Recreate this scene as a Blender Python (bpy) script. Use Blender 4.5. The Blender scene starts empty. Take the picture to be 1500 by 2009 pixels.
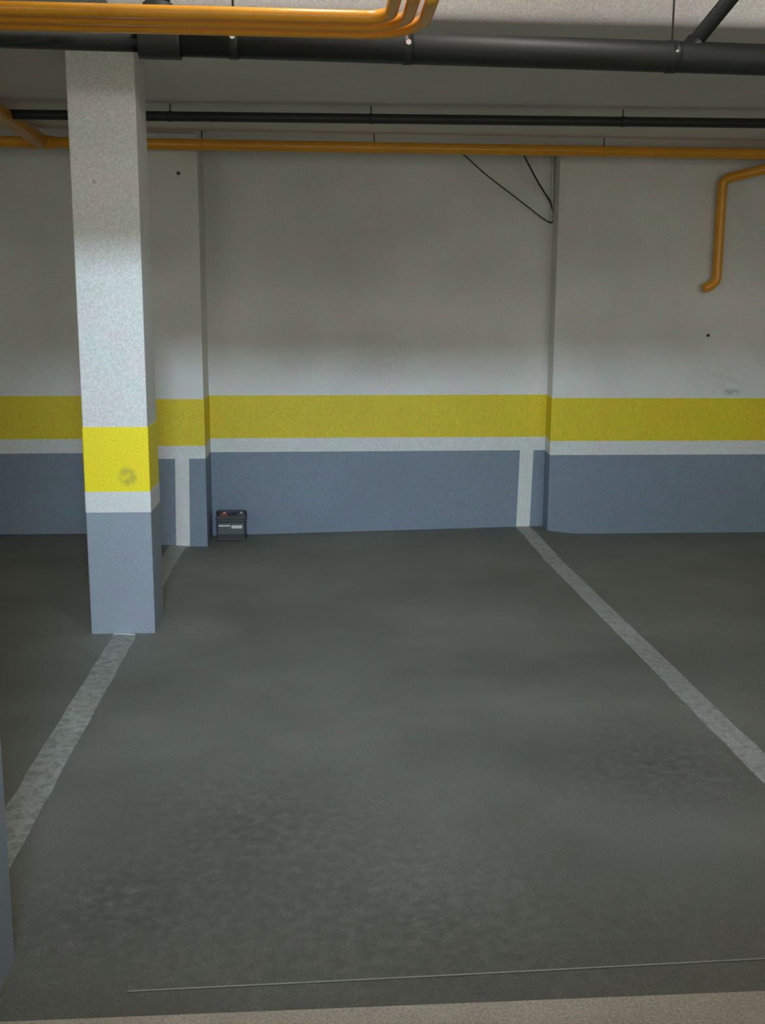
import bpy, bmesh, math, random
from mathutils import Vector, Matrix

# ---------------------------------------------------------------- camera, world, lamps, exposure
sc = bpy.context.scene
C = sc.collection
W, Hh, FPX = 1500.0, 2009.0, 2037.96
cam = bpy.data.cameras.new('camera')
cam.sensor_fit = 'HORIZONTAL'; cam.sensor_width = 36.0; cam.lens = 36.0 * FPX / W
cam.clip_start = 0.05; cam.clip_end = 200
camo = bpy.data.objects.new('camera', cam); C.objects.link(camo)
right = Vector((0.9975767, -0.0693854, 0.0051394))
down = Vector((-0.0075392, -0.1812338, -0.9834111))
fwd = Vector((0.0691658, 0.9809893, -0.1813177))
m = Matrix.Identity(4)
for i in range(3):
    m[i][0] = right[i]; m[i][1] = -down[i]; m[i][2] = -fwd[i]
m.translation = Vector((0, 0, 1.5))
camo.matrix_world = m
sc.camera = camo

world = bpy.data.worlds.new('world'); sc.world = world; world.use_nodes = True
bg = world.node_tree.nodes['Background']
bg.inputs['Color'].default_value = (0.97, 1.0, 0.90, 1)
bg.inputs['Strength'].default_value = 1.75

FLOOD_POS = Vector((-0.15, 0.20, 2.98))       # floodlight over the driving aisle, behind the added shade beam
FLOOD_AIM = Vector((0.25, 6.2, 0.1))
FLOOD_W, FLOOD_COL = 31.5, (0.65, 0.82, 1.0)
BULK_STRENGTH, BULK_COL = 61.0, (1.0, 0.965, 0.955)

sc.view_settings.view_transform = 'Standard'
sc.view_settings.look = 'None'
sc.view_settings.gamma = 1.0
sc.view_settings.use_curve_mapping = False
sc.view_settings.exposure = 0.0
sc.cycles.max_bounces = 6; sc.cycles.diffuse_bounces = 4; sc.cycles.glossy_bounces = 3
sc.cycles.caustics_reflective = False; sc.cycles.caustics_refractive = False

# ---------------------------------------------------------------- materials
def nodes(mat):
    mat.use_nodes = True
    nt = mat.node_tree
    return nt, nt.nodes['Principled BSDF']

def mix_rgb(nt, fac, a, b, blend='MIX'):
    n = nt.nodes.new('ShaderNodeMix'); n.data_type = 'RGBA'; n.blend_type = blend
    for sock, v in ((n.inputs[0], fac), (n.inputs[6], a), (n.inputs[7], b)):
        if hasattr(v, 'links'): nt.links.new(v, sock)
        elif isinstance(v, (int, float)): sock.default_value = v
        else: sock.default_value = (*v, 1)
    return n.outputs[2]

def noise(nt, vec, scale, detail=3, rough=0.55):
    n = nt.nodes.new('ShaderNodeTexNoise')
    n.inputs['Scale'].default_value = scale; n.inputs['Detail'].default_value = detail
    n.inputs['Roughness'].default_value = rough
    nt.links.new(vec, n.inputs['Vector'])
    return n

def ramp(nt, fac, p0, p1, c0=(0, 0, 0), c1=(1, 1, 1)):
    r = nt.nodes.new('ShaderNodeValToRGB')
    r.color_ramp.elements[0].position = p0; r.color_ramp.elements[1].position = p1
    r.color_ramp.elements[0].color = (*c0, 1); r.color_ramp.elements[1].color = (*c1, 1)
    nt.links.new(fac, r.inputs['Fac'])
    return r.outputs['Color']

def spot(nt, vec, centre, r_in, r_out, squash=(1, 1, 1)):
    """1 inside a small patch round centre, 0 outside"""
    s = nt.nodes.new('ShaderNodeVectorMath'); s.operation = 'SUBTRACT'
    nt.links.new(vec, s.inputs[0]); s.inputs[1].default_value = centre
    k = nt.nodes.new('ShaderNodeVectorMath'); k.operation = 'MULTIPLY'
    nt.links.new(s.outputs[0], k.inputs[0]); k.inputs[1].default_value = squash
    l = nt.nodes.new('ShaderNodeVectorMath'); l.operation = 'LENGTH'
    nt.links.new(k.outputs[0], l.inputs[0])
    mr = nt.nodes.new('ShaderNodeMapRange')
    nt.links.new(l.outputs['Value'], mr.inputs[0])
    mr.inputs[1].default_value = r_in; mr.inputs[2].default_value = r_out
    mr.inputs[3].default_value = 1; mr.inputs[4].default_value = 0
    return mr.outputs[0]

def surface(name, col, rough=0.7, grain=0.20, mottle=0.10, grain_scale=150, mottle_scale=1.6,
            bump=0.0, spots=(), wear=None, metallic=0.0, chroma=0.035):
    mat = bpy.data.materials.new(name); nt, b = nodes(mat)
    tc = nt.nodes.new('ShaderNodeTexCoord'); vec = tc.outputs['Object']
    g = noise(nt, vec, grain_scale, 1, 0.6)
    f = noise(nt, vec, mottle_scale, 4, 0.6)
    c = mix_rgb(nt, 1.0, col, ramp(nt, g.outputs['Fac'], 0.25, 0.75, (1 - grain,) * 3, (1 + grain,) * 3), 'MULTIPLY')
    c = mix_rgb(nt, 1.0, c, ramp(nt, f.outputs['Fac'], 0.28, 0.72, (1 - mottle, 1 - mottle, 1 - mottle * 1.1),
                                  (1 + mottle,) * 3), 'MULTIPLY')
    h = noise(nt, vec, 9.0 if mottle_scale < 4 else 14.0, 2, 0.5)
    c = mix_rgb(nt, 1.0, c, ramp(nt, h.outputs['Fac'], 0.3, 0.7, (1 - chroma * 0.6, 1 + chroma, 1 - chroma * 0.2), (1 + chroma, 1 - chroma * 0.7, 1 + chroma * 0.2)), 'MULTIPLY')
    if wear:                                   # worn paint: the concrete shows through in flakes
        w = noise(nt, vec, wear[2], 6, 0.72)
        c = mix_rgb(nt, ramp(nt, w.outputs['Fac'], wear[1] - 0.05, wear[1] + 0.08), wear[0], c)
    n2 = noise(nt, vec, 28, 4, 0.65) if spots else None
    for centre, r0, r1, colour, amount, squash in spots:
        mk = spot(nt, vec, centre, r0, r1, squash)
        mm = nt.nodes.new('ShaderNodeMath'); mm.operation = 'MULTIPLY'
        nt.links.new(mk, mm.inputs[0]); nt.links.new(ramp(nt, n2.outputs['Fac'], 0.3, 0.6), mm.inputs[1])
        m2 = nt.nodes.new('ShaderNodeMath'); m2.operation = 'MULTIPLY'
        nt.links.new(mm.outputs[0], m2.inputs[0]); m2.inputs[1].default_value = amount
        c = mix_rgb(nt, m2.outputs[0], c, colour)
    nt.links.new(c, b.inputs['Base Color'])
    b.inputs['Roughness'].default_value = rough
    b.inputs['Metallic'].default_value = metallic
    if bump:
        bp = nt.nodes.new('ShaderNodeBump'); bp.inputs['Strength'].default_value = bump
        bp.inputs['Distance'].default_value = 0.003
        nt.links.new(g.outputs['Fac'], bp.inputs['Height'])
        nt.links.new(bp.outputs['Normal'], b.inputs['Normal'])
    return mat

def emitter(name, col, strength):
    mat = bpy.data.materials.new(name); nt, b = nodes(mat)
    b.inputs['Base Color'].default_value = (0.9, 0.9, 0.88, 1)
    b.inputs['Emission Color'].default_value = (*col, 1)
    b.inputs['Emission Strength'].default_value = strength
    return mat

CONC = (0.172, 0.174, 0.145)
M = {}
M['wall'] = surface('white_wall_paint', (0.735, 0.735, 0.70), 0.75, spots=(
    ((0.55, 7.36, 1.25), 0.05, 0.45, (0.46, 0.44, 0.38), 0.35, (1, 0.2, 1.6)),
    ((2.98, 7.2, 1.018), 0.02, 0.075, (0.16, 0.16, 0.16), 0.7, (1, 0.2, 2.6)),
    ((2.9, 7.2, 1.09), 0.05, 0.28, (0.48, 0.46, 0.41), 0.4, (1, 0.2, 1.6))))
M['white'] = surface('white_band_paint', (0.70, 0.72, 0.70), 0.6, mottle=0.05)
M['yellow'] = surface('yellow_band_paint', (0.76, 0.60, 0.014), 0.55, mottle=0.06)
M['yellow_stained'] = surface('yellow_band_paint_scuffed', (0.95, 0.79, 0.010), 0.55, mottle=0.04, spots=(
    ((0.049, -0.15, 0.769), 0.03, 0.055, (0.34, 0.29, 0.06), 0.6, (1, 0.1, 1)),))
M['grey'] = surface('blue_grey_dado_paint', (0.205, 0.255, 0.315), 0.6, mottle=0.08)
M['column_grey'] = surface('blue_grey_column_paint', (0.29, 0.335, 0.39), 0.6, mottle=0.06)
M['column'] = surface('white_column_paint', (0.72, 0.735, 0.71), 0.7, mottle=0.05, spots=(
    ((-0.045, -0.15, 2.104), 0.004, 0.012, (0.1, 0.1, 0.09), 0.9, (1, 0.1, 1)),))
M['ceiling'] = surface('ceiling_plaster', (0.80, 0.77, 0.745), 0.85, mottle=0.06)
M['floor'] = surface('bay_concrete', CONC, 0.62, grain=0.30, mottle=0.24, mottle_scale=1.1, bump=0.25, spots=(  # dark near spots: floor stains, deepened to offset strong lamp light there
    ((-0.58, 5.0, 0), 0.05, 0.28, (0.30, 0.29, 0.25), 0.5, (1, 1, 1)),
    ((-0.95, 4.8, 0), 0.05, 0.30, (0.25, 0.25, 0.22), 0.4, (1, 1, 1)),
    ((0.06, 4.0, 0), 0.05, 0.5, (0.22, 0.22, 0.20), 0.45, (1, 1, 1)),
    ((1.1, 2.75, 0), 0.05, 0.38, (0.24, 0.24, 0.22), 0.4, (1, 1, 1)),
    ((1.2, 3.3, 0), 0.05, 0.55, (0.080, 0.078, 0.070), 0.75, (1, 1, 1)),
    ((0.25, 2.35, 0), 0.05, 0.75, (0.09, 0.09, 0.072), 0.75, (0.6, 1, 1)),  # dark zone added to tone down the lamp-lit near floor
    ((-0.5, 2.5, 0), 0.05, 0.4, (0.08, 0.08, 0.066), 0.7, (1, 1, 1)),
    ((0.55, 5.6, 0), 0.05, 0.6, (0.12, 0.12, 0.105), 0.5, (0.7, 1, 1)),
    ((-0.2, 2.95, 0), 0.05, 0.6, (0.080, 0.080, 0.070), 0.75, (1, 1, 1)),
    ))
M['aisle'] = surface('aisle_concrete', (0.50, 0.45, 0.37), 0.7, grain=0.30, mottle=0.14, mottle_scale=5, bump=0.25)
M['line'] = surface('worn_line_paint', (0.37, 0.38, 0.35), 0.6, grain=0.28, mottle=0.12, mottle_scale=3,
                    wear=((0.25, 0.25, 0.22), 0.42, 26))
M['line_worn'] = surface('badly_worn_line_paint', (0.37, 0.38, 0.34), 0.6, grain=0.28, mottle=0.12, mottle_scale=3, wear=((0.25, 0.25, 0.215), 0.46, 22))
M['faded'] = surface('faded_line_paint', (0.36, 0.355, 0.31), 0.7, grain=0.1, bump=0)
M['gas'] = surface('ochre_pipe_enamel', (0.84, 0.375, 0.03), 0.27, grain=0.04, mottle=0.08, mottle_scale=4, bump=0.03)
M['drain'] = surface('dark_grey_plastic_pipe', (0.026, 0.030, 0.028), 0.5, grain=0.06, mottle=0.08, bump=0.03)
M['steel'] = surface('galvanised_steel', (0.90, 0.90, 0.87), 0.4, grain=0.03, mottle=0.03, bump=0, metallic=0.2)
M['rod'] = surface('dull_threaded_rod', (0.10, 0.085, 0.08), 0.6, bump=0)
M['cable'] = surface('black_cable_sheath', (0.03, 0.032, 0.03), 0.55, bump=0)
M['battery'] = surface('black_battery_case', (0.032, 0.034, 0.036), 0.45, grain=0.05, bump=0.05)
M['battery_lid'] = surface('charcoal_battery_lid', (0.05, 0.047, 0.048), 0.45, grain=0.05, bump=0.05)
M['red'] = surface('red_plastic', (0.20, 0.045, 0.04), 0.45, bump=0)
M['label_dark'] = surface('dark_label_film', (0.09, 0.105, 0.105), 0.4, bump=0)
M['label_white'] = surface('white_label_print', (0.66, 0.70, 0.66), 0.5, bump=0)
M['hole'] = surface('dark_plug', (0.05, 0.05, 0.045), 0.8, bump=0)
M['housing'] = surface('grey_lamp_housing', (0.30, 0.30, 0.30), 0.5, bump=0)
M['bulb'] = emitter('lit_bulkhead_glass', BULK_COL, BULK_STRENGTH)
M['flood_glass'] = emitter('lit_flood_glass', FLOOD_COL, 2.0)

# ---------------------------------------------------------------- mesh helpers
def add_box(bm, x0, x1, y0, y1, z0, z1, bevel=0.0):
    vs = [bm.verts.new(p) for p in ((x0, y0, z0), (x1, y0, z0), (x1, y1, z0), (x0, y1, z0),
                                    (x0, y0, z1), (x1, y0, z1), (x1, y1, z1), (x0, y1, z1))]
    fs = [bm.faces.new([vs[i] for i in f]) for f in
          ((0, 3, 2, 1), (4, 5, 6, 7), (0, 1, 5, 4), (1, 2, 6, 5), (2, 3, 7, 6), (3, 0, 4, 7))]
    if bevel:
        es = list({e for f in fs for e in f.edges})
        bmesh.ops.bevel(bm, geom=es, offset=bevel, segments=2, affect='EDGES', profile=0.5)

def path_points(pts, radii, step=0.12):
    """polyline with rounded corners; radii[i] is the bend radius at point i"""
    pts = [Vector(p) for p in pts]
    out = [pts[0]]
    for i in range(1, len(pts) - 1):
        a = (pts[i - 1] - pts[i]).normalized(); b = (pts[i + 1] - pts[i]).normalized()
        r = radii[i] if isinstance(radii, (list, tuple)) else radii
        ang = a.angle(b)
        if r <= 0 or ang > math.pi - 1e-3:
            out.append(pts[i]); continue
        t = r / math.tan(ang / 2)
        centre = pts[i] + (a + b).normalized() * (r / math.sin(ang / 2))
        p0, p1 = pts[i] + a * t, pts[i] + b * t
        u, v = p0 - centre, p1 - centre
        tot = u.angle(v); n = max(4, int(tot / step))
        ax = u.cross(v).normalized()
        for k in range(n + 1):
            out.append(centre + Matrix.Rotation(tot * k / n, 3, ax) @ u)
    out.append(pts[-1])
    return out

def add_tube(bm, path, r, seg=20, caps=True):
    path = [Vector(p) for p in path]
    n = len(path)
    tans = []
    for i in range(n):
        t = (path[min(i + 1, n - 1)] - path[max(i - 1, 0)]).normalized(); tans.append(t)
    ref = Vector((0, 0, 1)) if abs(tans[0].z) < 0.9 else Vector((0, 1, 0))
    nrm = (ref - tans[0] * ref.dot(tans[0])).normalized()
    rings = []
    for i in range(n):
        if i:
            q = tans[i - 1].rotation_difference(tans[i]); nrm = q @ nrm
            nrm = (nrm - tans[i] * nrm.dot(tans[i])).normalized()
        bi = tans[i].cross(nrm)
        rr = r[i] if isinstance(r, (list, tuple)) else r
        rings.append([bm.verts.new(path[i] + (nrm * math.cos(2 * math.pi * k / seg) + bi * math.sin(2 * math.pi * k / seg)) * rr)
                      for k in range(seg)])
    for i in range(n - 1):
        for k in range(seg):
            f = bm.faces.new((rings[i][k], rings[i][(k + 1) % seg], rings[i + 1][(k + 1) % seg], rings[i + 1][k]))
            f.smooth = True
    if caps:
        bm.faces.new(list(reversed(rings[0]))); bm.faces.new(rings[-1])

def obj(name, bm, mat, parent=None):
    me = bpy.data.meshes.new(name)
    bmesh.ops.recalc_face_normals(bm, faces=bm.faces)
    bm.to_mesh(me); bm.free()
    me.materials.append(M[mat])
    o = bpy.data.objects.new(name, me); C.objects.link(o)
    if parent is not None: o.parent = parent
    return o

def tag(o, label=None, cat=None, group=None, kind=None):
    if label: o['label'] = label
    if cat: o['category'] = cat
    if group: o['group'] = group
    if kind: o['kind'] = kind
    return o

def thing(name, loc, label, cat, group=None):
    o = bpy.data.objects.new(name, None); C.objects.link(o)
    o.location = loc; o.empty_display_size = 0.1
    return tag(o, label, cat, group)

def tube_obj(name, pts, radii, r, mat, parent=None, seg=20):
    bm = bmesh.new(); add_tube(bm, path_points(pts, radii), r, seg)
    return obj(name, bm, mat, parent)

# ---------------------------------------------------------------- floor
def clamp01(t): return max(0.0, min(1.0, t))
def smooth(t): t = clamp01(t); return t * t * (3 - 2 * t)
def floor_z(x, y):
    """the screed falls a little to the left and rises to the right in the recess of the back wall"""
    s = smooth((y - 6.1) / 1.1)
    if x < -0.7: rr = -0.022 * smooth((x + 1.15) / 0.45) if x > -1.15 else 0.0
    elif x < 1.66: rr = -0.022 + 0.049 * (x + 0.7) / 2.36
    else: rr = 0.027 * (1 - smooth((x - 1.66) / 0.25))
    return s * rr

Y_AISLE = 2.067
xs = [-9, -6, -4, -3, -2] + [-1.5 + 0.1 * i for i in range(41)] + [3, 4, 6, 9]
ys = [Y_AISLE, 3, 4, 5, 6] + [6.1 + 0.1 * i for i in range(14)]
bm = bmesh.new()
grid = [[bm.verts.new((x, y, floor_z(x, y))) for x in xs] for y in ys]
for j in range(len(ys) - 1):
    for i in range(len(xs) - 1):
        f = bm.faces.new((grid[j][i], grid[j][i + 1], grid[j + 1][i + 1], grid[j + 1][i])); f.smooth = True
bot = [bm.verts.new(p) for p in ((-9, Y_AISLE, -0.2), (9, Y_AISLE, -0.2), (9, 7.4, -0.2), (-9, 7.4, -0.2))]
bm.faces.new(list(reversed(bot)))
floor = tag(obj('floor', bm, 'floor'), 'dark stained concrete floor of the parking bays, near stains deepened against the lamp light', kind='structure')

bm = bmesh.new(); add_box(bm, -9, 9, -8, Y_AISLE, -0.2, 0.0)
tag(obj('floor_aisle', bm, 'aisle'), 'lighter tan concrete strip of the driving aisle in the foreground', kind='structure')

def floor_strip(name, x0, x1, y0, y1, mat, label, skew=0.0, h=0.0025):
    bm = bmesh.new(); n = max(1, int((y1 - y0) / 0.12)); rnd = random.Random(int(x0 * 100) + 7)
    rows = []
    for i in range(n + 1):
        y = y0 + (y1 - y0) * i / n; j = rnd.uniform(-0.003, 0.003)
        rows.append([bm.verts.new((x + j + skew * (y - y0), y, floor_z(x, y) + h)) for x in (x0, x1)] +
                    [bm.verts.new((x + j + skew * (y - y0), y, floor_z(x, y) - 0.01)) for x in (x1, x0)])
    for a, b in zip(rows, rows[1:]):
        for k in range(4): bm.faces.new((a[k], a[(k + 1) % 4], b[(k + 1) % 4], b[k]))
    bm.faces.new(rows[0]); bm.faces.new(list(reversed(rows[-1])))
    return tag(obj(name, bm, mat, floor), label)
floor_strip('parking_line', -0.953, -0.840, Y_AISLE + 0.05, 6.98, 'line_worn', 'worn pale parking line running from the striped column')
floor_strip('parking_line', 1.488, 1.594, Y_AISLE + 0.05, 7.358, 'line', 'pale grey parking line on the right of the bay')
bm = bmesh.new()
pts = [(-0.42, 2.153), (0.3, 2.166), (1.1, 2.184), (4.0, 2.24), (9.0, 2.335)]
lo = [bm.verts.new((x, y - 0.0028, 0.002)) for x, y in pts]; hi = [bm.verts.new((x, y + 0.0028, 0.002)) for x, y in pts]
for i in range(len(pts) - 1): bm.faces.new((lo[i], lo[i + 1], hi[i + 1], hi[i]))
tag(obj('chalk_line', bm, 'faded', floor), 'thin pale setting-out line across the floor')
bm = bmesh.new()
ring = [(-0.955, 4.915), (-0.95, 4.895), (-0.92, 4.89), (-0.89, 4.884), (-0.86, 4.872), (-0.845, 4.878), (-0.85, 4.9), (-0.88, 4.913), (-0.92, 4.918)]
bm.faces.new([bm.verts.new((x, y, 0.004)) for x, y in ring])
tag(obj('paint_splash', bm, 'white', floor), 'white paint splash at the column foot')

# ---------------------------------------------------------------- back wall with pilaster, recess and painted bands
WALL = ([(-9, 7.36), (1.694, 7.36), (1.694, 7.20), (9, 7.20)], (0, -1, -1, 0),
        [(0.552, 0.657, 0.951), (0.586, 0.683, 0.985), (0.570, 0.670, 0.972), (0.57, 0.668, 0.966)])
PILASTER = ([(-1.12, 7.36), (-1.12, 6.98), (-0.702, 6.98), (-0.702, 7.36)], (-1, -1, 1, 1), [(0.583, 0.670, 0.980)] * 4)
# each: plan outline, which way each corner grows with the paint, tops of grey, white and yellow at each corner
def wall_prism(name, spec, z0s, z1s, off, mat, parent=None):
    bm = bmesh.new(); prof, dirs, _ = spec
    pr = [(x + d * off, y - off) for (x, y), d in zip(prof, dirs)]
    bk = [(x, 7.7 if parent is None else y + 0.002) for x, y in prof]
    a = [bm.verts.new((x, y, z)) for (x, y), z in zip(pr, z0s)]; b = [bm.verts.new((x, y, z)) for (x, y), z in zip(pr, z1s)]
    c = [bm.verts.new((x, y, z)) for (x, y), z in zip(bk, z0s)]; d = [bm.verts.new((x, y, z)) for (x, y), z in zip(bk, z1s)]
    for i in range(len(prof) - 1):
        bm.faces.new((a[i], a[i + 1], b[i + 1], b[i]))
        if parent is None and abs(pr[i][0] - pr[i + 1][0]) < 1e-6: continue
        bm.faces.new((b[i], b[i + 1], d[i + 1], d[i])); bm.faces.new((c[i], c[i + 1], a[i + 1], a[i]))
    return obj(name, bm, mat, parent)
def painted_wall(name, spec, label):
    B = spec[2]; n = len(B)
    w = tag(wall_prism(name, spec, [-0.1] * n, [2.658] * n, 0.0, 'wall'), label, kind='structure')
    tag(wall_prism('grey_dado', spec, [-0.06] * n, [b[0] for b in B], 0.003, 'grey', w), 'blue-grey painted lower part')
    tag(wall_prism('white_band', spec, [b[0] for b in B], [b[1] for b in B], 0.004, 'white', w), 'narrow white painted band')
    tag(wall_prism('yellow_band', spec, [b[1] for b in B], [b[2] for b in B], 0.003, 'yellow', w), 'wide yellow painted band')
    return w
wall = painted_wall('wall_back', WALL, 'white back wall with grey, white and yellow painted bands')
pilaster = painted_wall('trim_3', PILASTER, 'white pilaster on the back wall behind the column')
for x0, x1, y, z0, z1, sk, lab in ((-0.911, -0.818, 6.98, -0.02, 0.585, 0.011, 'white vertical stripe on the pilaster above the parking line'),
                                   (1.497, 1.596, 7.36, 0.02, 0.588, 0.012, 'white vertical stripe at the right of the recess')):
    bm = bmesh.new()
    v = [bm.verts.new(p) for p in ((x0, y - 0.0055, z0), (x1, y - 0.0055, z0), (x1 + sk, y - 0.0055, z1), (x0 + sk, y - 0.0055, z1),
                                   (x0, y, z0), (x1, y, z0), (x1 + sk, y, z1), (x0 + sk, y, z1))]
    for f in ((0, 1, 2, 3), (5, 4, 7, 6), (1, 5, 6, 2), (4, 0, 3, 7), (3, 2, 6, 7), (4, 5, 1, 0)): bm.faces.new([v[i] for i in f])
    tag(obj('white_stripe', bm, 'white', pilaster if x0 < 0 else wall), lab)
for x, y, z, r in ((2.783, 7.2, 1.409, 0.010), (-0.823, 6.98, 2.416, 0.010)):
    bm = bmesh.new(); add_tube(bm, [(x, y + 0.01, z), (x, y - 0.012, z)], r, 10)
    obj('wall_plug', bm, 'hole', pilaster if x < 0 else wall)

# ---------------------------------------------------------------- ceiling: low slab over the bays, higher over the aisle, one beam added to cast shade
Z_LOW, Z_HIGH, Y_STEP = 2.66, 3.15, 4.31
def slab(name, prof, label):
    bm = bmesh.new()
    a = [bm.verts.new((-9, y, z)) for y, z in prof]; b = [bm.verts.new((9, y, z)) for y, z in prof]
    for i in range(len(prof)):
        j = (i + 1) % len(prof); f = bm.faces.new((a[i], a[j], b[j], b[i])); f.smooth = 1 <= i < 9
    bm.faces.new(a); bm.faces.new(list(reversed(b)))
    for f in bm.faces:
        if len(f.verts) > 4: f.smooth = False
    return tag(obj(name, bm, 'ceiling'), label, kind='structure')
RF = 0.05
slab('ceiling', [(-8, 3.4), (-8, Z_HIGH), (Y_STEP, Z_HIGH), (Y_STEP, 3.4)], 'plastered ceiling over the driving aisle')
slab('ceiling_low', [(Y_STEP, 3.4)] + [(Y_STEP + RF - RF * math.cos(a * math.pi / 16), Z_LOW + RF - RF * math.sin(a * math.pi / 16)) for a in range(9)] + [(7.75, Z_LOW), (7.75, 3.4)],
     'lower plastered ceiling over the parking bays with a bright front edge')
for nm, x0, x1, lab in (('wall_left', -9.2, -9.0, 'plain wall closing the garage on the left'), ('wall_right', 9.0, 9.2, 'plain wall closing the garage on the right')):
    bm = bmesh.new(); add_box(bm, x0, x1, -8, 7.7, -0.2, 3.4)
    tag(obj(nm, bm, 'wall'), lab, kind='structure')
bm = bmesh.new(); add_box(bm, -9, 9, 1.75, 2.0, 2.592, Z_HIGH + 0.02)  # added out of view to block the floodlight above the shadow edge
tag(obj('shade_beam', bm, 'ceiling'), 'unseen beam added along the aisle to shade the upper wall and column', kind='structure')
bm = bmesh.new(); add_box(bm, -1.35, -0.755, 2.0, Y_STEP + 0.02, 2.685, Z_HIGH + 0.02)
tag(obj('trim_2', bm, 'ceiling'), 'cross beam above the column line', kind='structure')

# ---------------------------------------------------------------- columns
def column(x0, y0, w, label, top, stained=False):
    h = w / 2
    t = thing('column', (x0 + h, y0 + h, 0), label, 'column')
    bm = bmesh.new(); add_box(bm, -h, h, -h, h, 0.0, top, 0.006); tag(obj('shaft', bm, 'column', t), 'white painted concrete shaft')
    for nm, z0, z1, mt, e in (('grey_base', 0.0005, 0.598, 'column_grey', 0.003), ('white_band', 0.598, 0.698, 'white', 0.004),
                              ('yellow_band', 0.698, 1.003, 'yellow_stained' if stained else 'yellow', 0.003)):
        bm = bmesh.new(); add_box(bm, -h - e, h + e, -h - e, h + e, z0, z1)
        es = [ed for ed in bm.edges if abs(ed.verts[0].co.z - ed.verts[1].co.z) > 0.01]
        bmesh.ops.bevel(bm, geom=es, offset=0.007, segments=2, affect='EDGES', profile=0.5)
        obj(nm, bm, mt, t)
    return t
column(-1.059, 4.925, 0.30, 'square white column with bright yellow band standing in the bay', Z_LOW, True)
column(-1.012, 1.995, 0.30, 'near column whose blue-grey base just enters the left edge', Z_HIGH)

# ---------------------------------------------------------------- dark drain pipe under the aisle ceiling
YD = 3.38
zd = lambda x: 2.3275 - 0.0088 * (x + 0.28)
dp = thing('drain_pipe', (0, YD, 2.33), 'thick dark grey drain pipe hung across the bay in front of the column', 'pipe')
def rel(p, o): return (p[0] - o[0], p[1] - o[1], p[2] - o[2])
O = (0, YD, 2.33)
def dtube(name, pts, r, mat='drain', parent=dp, radii=0, seg=28):
    return tube_obj(name, [rel(p, O) for p in pts], radii, r, mat, parent, seg)
dtube('pipe', [(-0.46, YD, zd(-0.46)), (9, YD, zd(9))], 0.046)
tag(dtube('narrow_pipe', [(-9, YD, 2.385), (-0.47, YD, 2.330)], 0.037), 'thinner stretch left of the coupling')
dtube('coupling', [(-0.505, YD, 2.326), (-0.50, YD, 2.326), (-0.385, YD, 2.326), (-0.38, YD, 2.326)], 0.0525)
dtube('riser', [(-0.445, YD, 2.33), (-0.445, YD, Z_HIGH)], 0.037)
dtube('riser_collar', [(-0.445, YD, 2.35), (-0.445, YD, 2.43)], 0.045)
br = dtube('branch_pipe', [(1.173, YD, 2.317), (1.135 + 0.72, YD, 2.27 + 0.888)], 0.024)
dtube('branch_collar', [(1.165, YD, 2.307), (1.21, YD, 2.362)], 0.030, parent=dp)
for x in (-0.222, 0.306, 1.135):
    z = zd(x)
    cl = dtube('clamp', [(x - 0.014, YD, z), (x + 0.014, YD, z)], 0.0485, mat='drain')
    bm = bmesh.new(); add_tube(bm, [rel(p, O) for p in ((x, YD - 0.046, z + 0.004), (x, YD - 0.058, z + 0.004))], 0.0085 if x < 1 else 0.004, 6)
    bolt = obj('bolt', bm, 'steel', cl)
    if x < 1: tag(bolt, 'shiny steel clamp bolt')
    dtube('hanger_rod', [(x, YD, z + 0.045), (x, YD, Z_HIGH)], 0.0034, mat='rod', seg=8)

# ---------------------------------------------------------------- three ochre gas pipes side by side, turning towards the aisle
for k, (y, z, x, r, lab) in enumerate(((3.12, 2.338, 0.234, 0.066, 'nearest of the three ochre gas pipes running side by side above the drain pipe'),
                                       (3.17, 2.331, 0.282, 0.112, 'middle of the three ochre gas pipes running side by side above the drain pipe'),
                                       (3.22, 2.324, 0.328, 0.158, 'rearmost of the three ochre gas pipes running side by side above the drain pipe'))):
    yu = 2.85
    o = tube_obj('gas_pipe', [(-8.97, y, z), (x, y, z), (x, yu, z + 0.004), (x, yu, Z_HIGH - 0.002)], [0, r, 0.06, 0], 0.0185, 'gas')
    tag(o, lab, 'pipe', 'bundled gas pipes under the ceiling')

# ---------------------------------------------------------------- thin dark pipe under the bay ceiling
t = thing('ceiling_pipe', (0, 6.0, 2.595), 'thin dark pipe under the low ceiling between drain and wall gas pipe', 'pipe')
O2 = (0, 6.0, 2.595)
yl = lambda x: 6.09 - 0.0357 * (x + 1.507)
tube_obj('pipe', [rel((x, yl(x), 2.595), O2) for x in (-9, 9)], 0, 0.0265, 'drain', t)
for x in (-0.75, 0.35, 1.75):
    cl = tube_obj('clamp', [rel((x - 0.01, yl(x - 0.01), 2.595), O2), rel((x + 0.01, yl(x + 0.01), 2.595), O2)], 0, 0.029, 'drain', t)
    tube_obj('hanger_rod', [rel((x, yl(x), 2.62), O2), rel((x, yl(x), Z_LOW), O2)], 0, 0.004, 'rod', t, 8)

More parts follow.
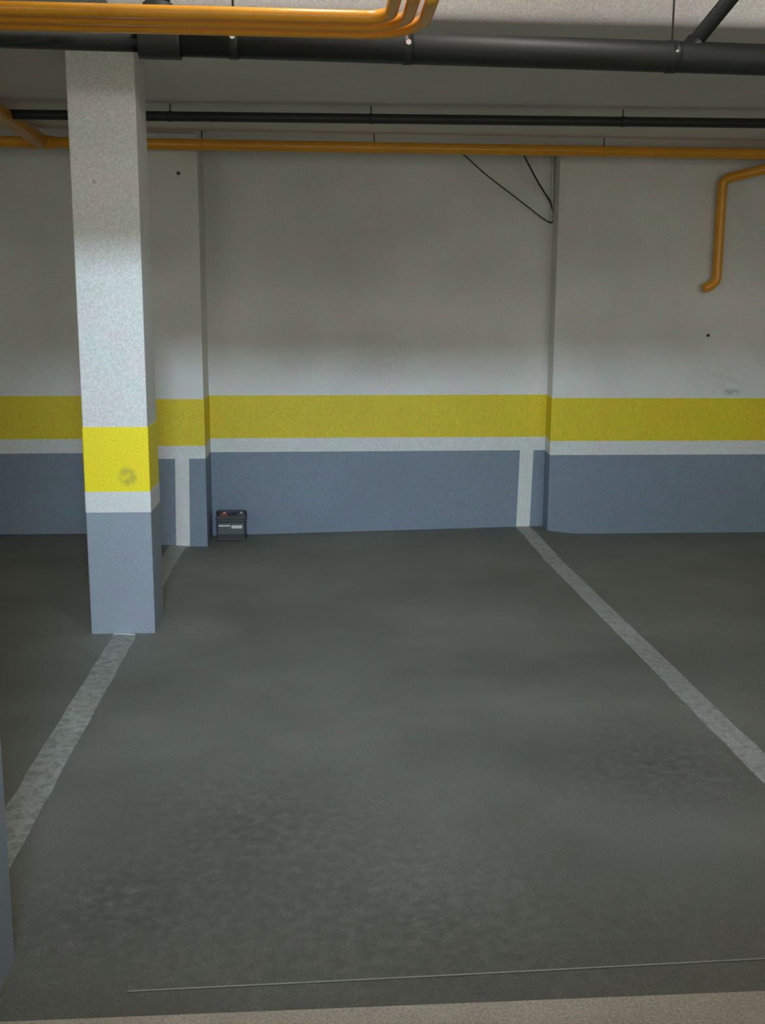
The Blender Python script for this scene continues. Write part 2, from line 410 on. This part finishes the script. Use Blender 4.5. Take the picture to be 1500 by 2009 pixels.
# ---------------------------------------------------------------- ochre gas pipe along the back wall, with its branch
YG, ZG = 6.88, 2.577
t = thing('wall_gas_pipe', (0, YG, ZG), 'long ochre gas pipe along the top of the back wall', 'pipe')
O3 = (0, YG, ZG)
tube_obj('pipe', [rel((-9, YG, ZG - 0.004), O3), rel((9, YG, ZG + 0.004), O3)], 0, 0.0335, 'gas', t, 24)
tube_obj('branch_pipe', [rel((-1.645, YG, ZG + 0.004), O3), rel((-1.645, 4.6, ZG + 0.012), O3)], 0, 0.045, 'gas', t, 24)
tube_obj('tee_collar', [rel((-1.715, YG, ZG - 0.001), O3), rel((-1.575, YG, ZG - 0.001), O3)], 0, 0.041, 'gas', t, 24)
for x in (-0.66, 0.42, 1.90, 3.4, -2.6):
    cl = tube_obj('clip', [rel((x - 0.008, YG, ZG), O3), rel((x + 0.008, YG, ZG), O3)], 0, 0.036, 'gas', t)
    tube_obj('hanger_rod', [rel((x, YG, ZG + 0.03), O3), rel((x, YG, Z_LOW), O3)], 0, 0.004, 'rod', t, 8)

# drop pipe on the right of the wall: from the wall pipe down to a hooked end entering the wall
drop = tube_obj('gas_drop_pipe', [(3.22, 6.89, 2.545), (2.80, 7.145, 2.45), (2.80, 7.145, 1.78), (2.745, 7.145, 1.738), (2.712, 7.160, 1.730)],
                [0, 0.055, 0.05, 0.03, 0], 0.032, 'gas', None, 24)
tag(drop, 'ochre gas pipe dropping down the right wall to a hooked end', 'pipe')

# ---------------------------------------------------------------- cables hanging into the corner of the recess
def cable(pts, r, label):
    P = [Vector(p) for p in pts]; out = []
    for i in range(len(P) - 1):            # Catmull-Rom
        p0, p1, p2, p3 = P[max(i - 1, 0)], P[i], P[i + 1], P[min(i + 2, len(P) - 1)]
        for s in range(8):
            u = s / 8
            out.append(0.5 * ((2 * p1) + (p2 - p0) * u + (2 * p0 - 5 * p1 + 4 * p2 - p3) * u * u + (3 * p1 - p0 - 3 * p2 + p3) * u ** 3))
    out.append(P[-1])
    bm = bmesh.new(); add_tube(bm, out, r, 8)
    return tag(obj('cable', bm, 'cable'), label, 'cable', 'loose cables by the recess corner')
cable([(0.97, 6.90, 2.56), (1.03, 7.0, 2.545), (1.20, 7.2, 2.46), (1.42, 7.28, 2.325), (1.60, 7.31, 2.205), (1.67, 7.335, 2.172), (1.688, 7.35, 2.185)],
      0.0045, 'long thin black cable sagging low to the recess corner')
cable([(1.37, 6.90, 2.57), (1.43, 7.05, 2.545), (1.55, 7.25, 2.44), (1.63, 7.31, 2.35), (1.665, 7.335, 2.31), (1.678, 7.34, 2.27), (1.685, 7.35, 2.24)],
      0.006, 'short black cable dropping steeply beside the recess corner')
tag(tube_obj('corner_conduit', [(1.678, 7.345, 2.66), (1.678, 7.345, 2.17)], 0, 0.008, 'wall', None, 10),
    'thin white conduit in the recess corner where the cables end', 'conduit')

# ---------------------------------------------------------------- car battery on the floor in the recess
bx, by = -0.553, 7.232
bz = floor_z(bx - 0.1, by - 0.09)
t = thing('car_battery', (bx, by, floor_z(bx, by)), 'black car battery standing on the floor against the recess wall', 'battery')
dz = 0.0
bm = bmesh.new(); add_box(bm, -0.099, 0.099, -0.085, 0.085, 0.0, 0.152, 0.006); obj('case', bm, 'battery', t)
bm = bmesh.new(); add_box(bm, -0.103, 0.103, -0.089, 0.089, 0.150, 0.176, 0.005); lid = obj('lid', bm, 'battery_lid', t)
bm = bmesh.new(); add_box(bm, -0.103, 0.103, -0.090, 0.090, 0.0, 0.018, 0.003); obj('foot_rail', bm, 'battery', t)
for x, mt, lab in ((-0.045, 'red', 'red terminal cover'), (0.072, 'battery_lid', 'black terminal cover')):
    bm = bmesh.new(); add_box(bm, x - 0.030, x + 0.026, -0.080, 0.0, 0.174, 0.194, 0.005)
    tc = tag(obj('terminal_cover', bm, mt, t), lab)
    bm = bmesh.new(); add_tube(bm, [(x, -0.052, 0.192), (x, -0.052, 0.199)], 0.009, 14); obj('terminal', bm, 'steel', tc)
for i in range(6):
    bm = bmesh.new(); add_tube(bm, [(-0.075 + 0.03 * i, 0.02, 0.175), (-0.075 + 0.03 * i, 0.02, 0.181)], 0.010, 12); obj('filler_cap', bm, 'battery', lid)
bm = bmesh.new()
add_tube(bm, path_points([(-0.102, 0.02, 0.16), (-0.099, 0.0, 0.200), (0.099, 0.0, 0.200), (0.102, 0.02, 0.16)], 0.015), 0.0055, 10)
obj('carry_handle', bm, 'battery', t)
bm = bmesh.new(); add_box(bm, -0.088, 0.090, -0.0865, -0.083, 0.050, 0.128); lb = obj('front_label', bm, 'label_dark', t)
bm = bmesh.new()
add_box(bm, -0.084, -0.004, -0.0878, -0.0860, 0.104, 0.114)
tag(obj('print_mark', bm, 'label_white', lb), 'narrow pale printed bar')
bm = bmesh.new(); add_box(bm, 0.004, 0.078, -0.0878, -0.0860, 0.090, 0.112); tag(obj('print_mark', bm, 'label_white', lb), 'broad pale printed bar')

# ---------------------------------------------------------------- lamps (all above the picture)
for x, lab in ((0.02, 'round bulkhead lamp on the aisle ceiling above the gas pipe bend'), (2.5, 'round bulkhead lamp on the aisle ceiling to the right of the bay')):
    t = thing('bulkhead_lamp', (x, 3.08, Z_HIGH), lab, 'lamp', 'bulkhead lamps on the aisle ceiling')
    bm = bmesh.new(); add_tube(bm, [(0, 0, -0.001), (0, 0, -0.045)], 0.13, 28); obj('base', bm, 'housing', t)
    bm = bmesh.new()
    bmesh.ops.create_uvsphere(bm, u_segments=24, v_segments=12, radius=0.11)
    for v in bm.verts: v.co.z = v.co.z * 0.75 - 0.075
    for f in bm.faces: f.smooth = True
    obj('glass_globe', bm, 'bulb', t)
    bm = bmesh.new()
    add_tube(bm, [(0.115 * math.cos(a), 0.115 * math.sin(a), -0.055) for a in [2 * math.pi * i / 32 for i in range(33)]], 0.008, 8)
    obj('guard_ring', bm, 'housing', t)

t = thing('floodlight', tuple(FLOOD_POS), 'floodlight hung under the aisle ceiling behind the added shade beam', 'lamp')
d = (FLOOD_AIM - FLOOD_POS).normalized()
q = d.to_track_quat('-Z', 'Y'); rot = q.to_matrix().to_4x4()
def aimed(o): o.matrix_local = rot; return o
bm = bmesh.new(); add_box(bm, -0.34, 0.34, -0.09, 0.09, 0.02, 0.09, 0.01); aimed(obj('housing', bm, 'housing', t))
bm = bmesh.new(); add_box(bm, -0.32, 0.32, -0.06, 0.06, 0.012, 0.02); aimed(obj('front_glass', bm, 'flood_glass', t))
bm = bmesh.new(); add_tube(bm, [(0, -0.05, 0.0), (0, -0.05, Z_HIGH - FLOOD_POS.z)], 0.012, 10); obj('bracket', bm, 'rod', t)
sp = bpy.data.lights.new('floodlight_beam', 'AREA')
sp.shape = 'RECTANGLE'; sp.size = 0.60; sp.size_y = 0.09; sp.spread = math.radians(70)
sp.energy = FLOOD_W; sp.color = FLOOD_COL
so = bpy.data.objects.new('floodlight_beam', sp); C.objects.link(so); so.parent = t
so.matrix_local = rot
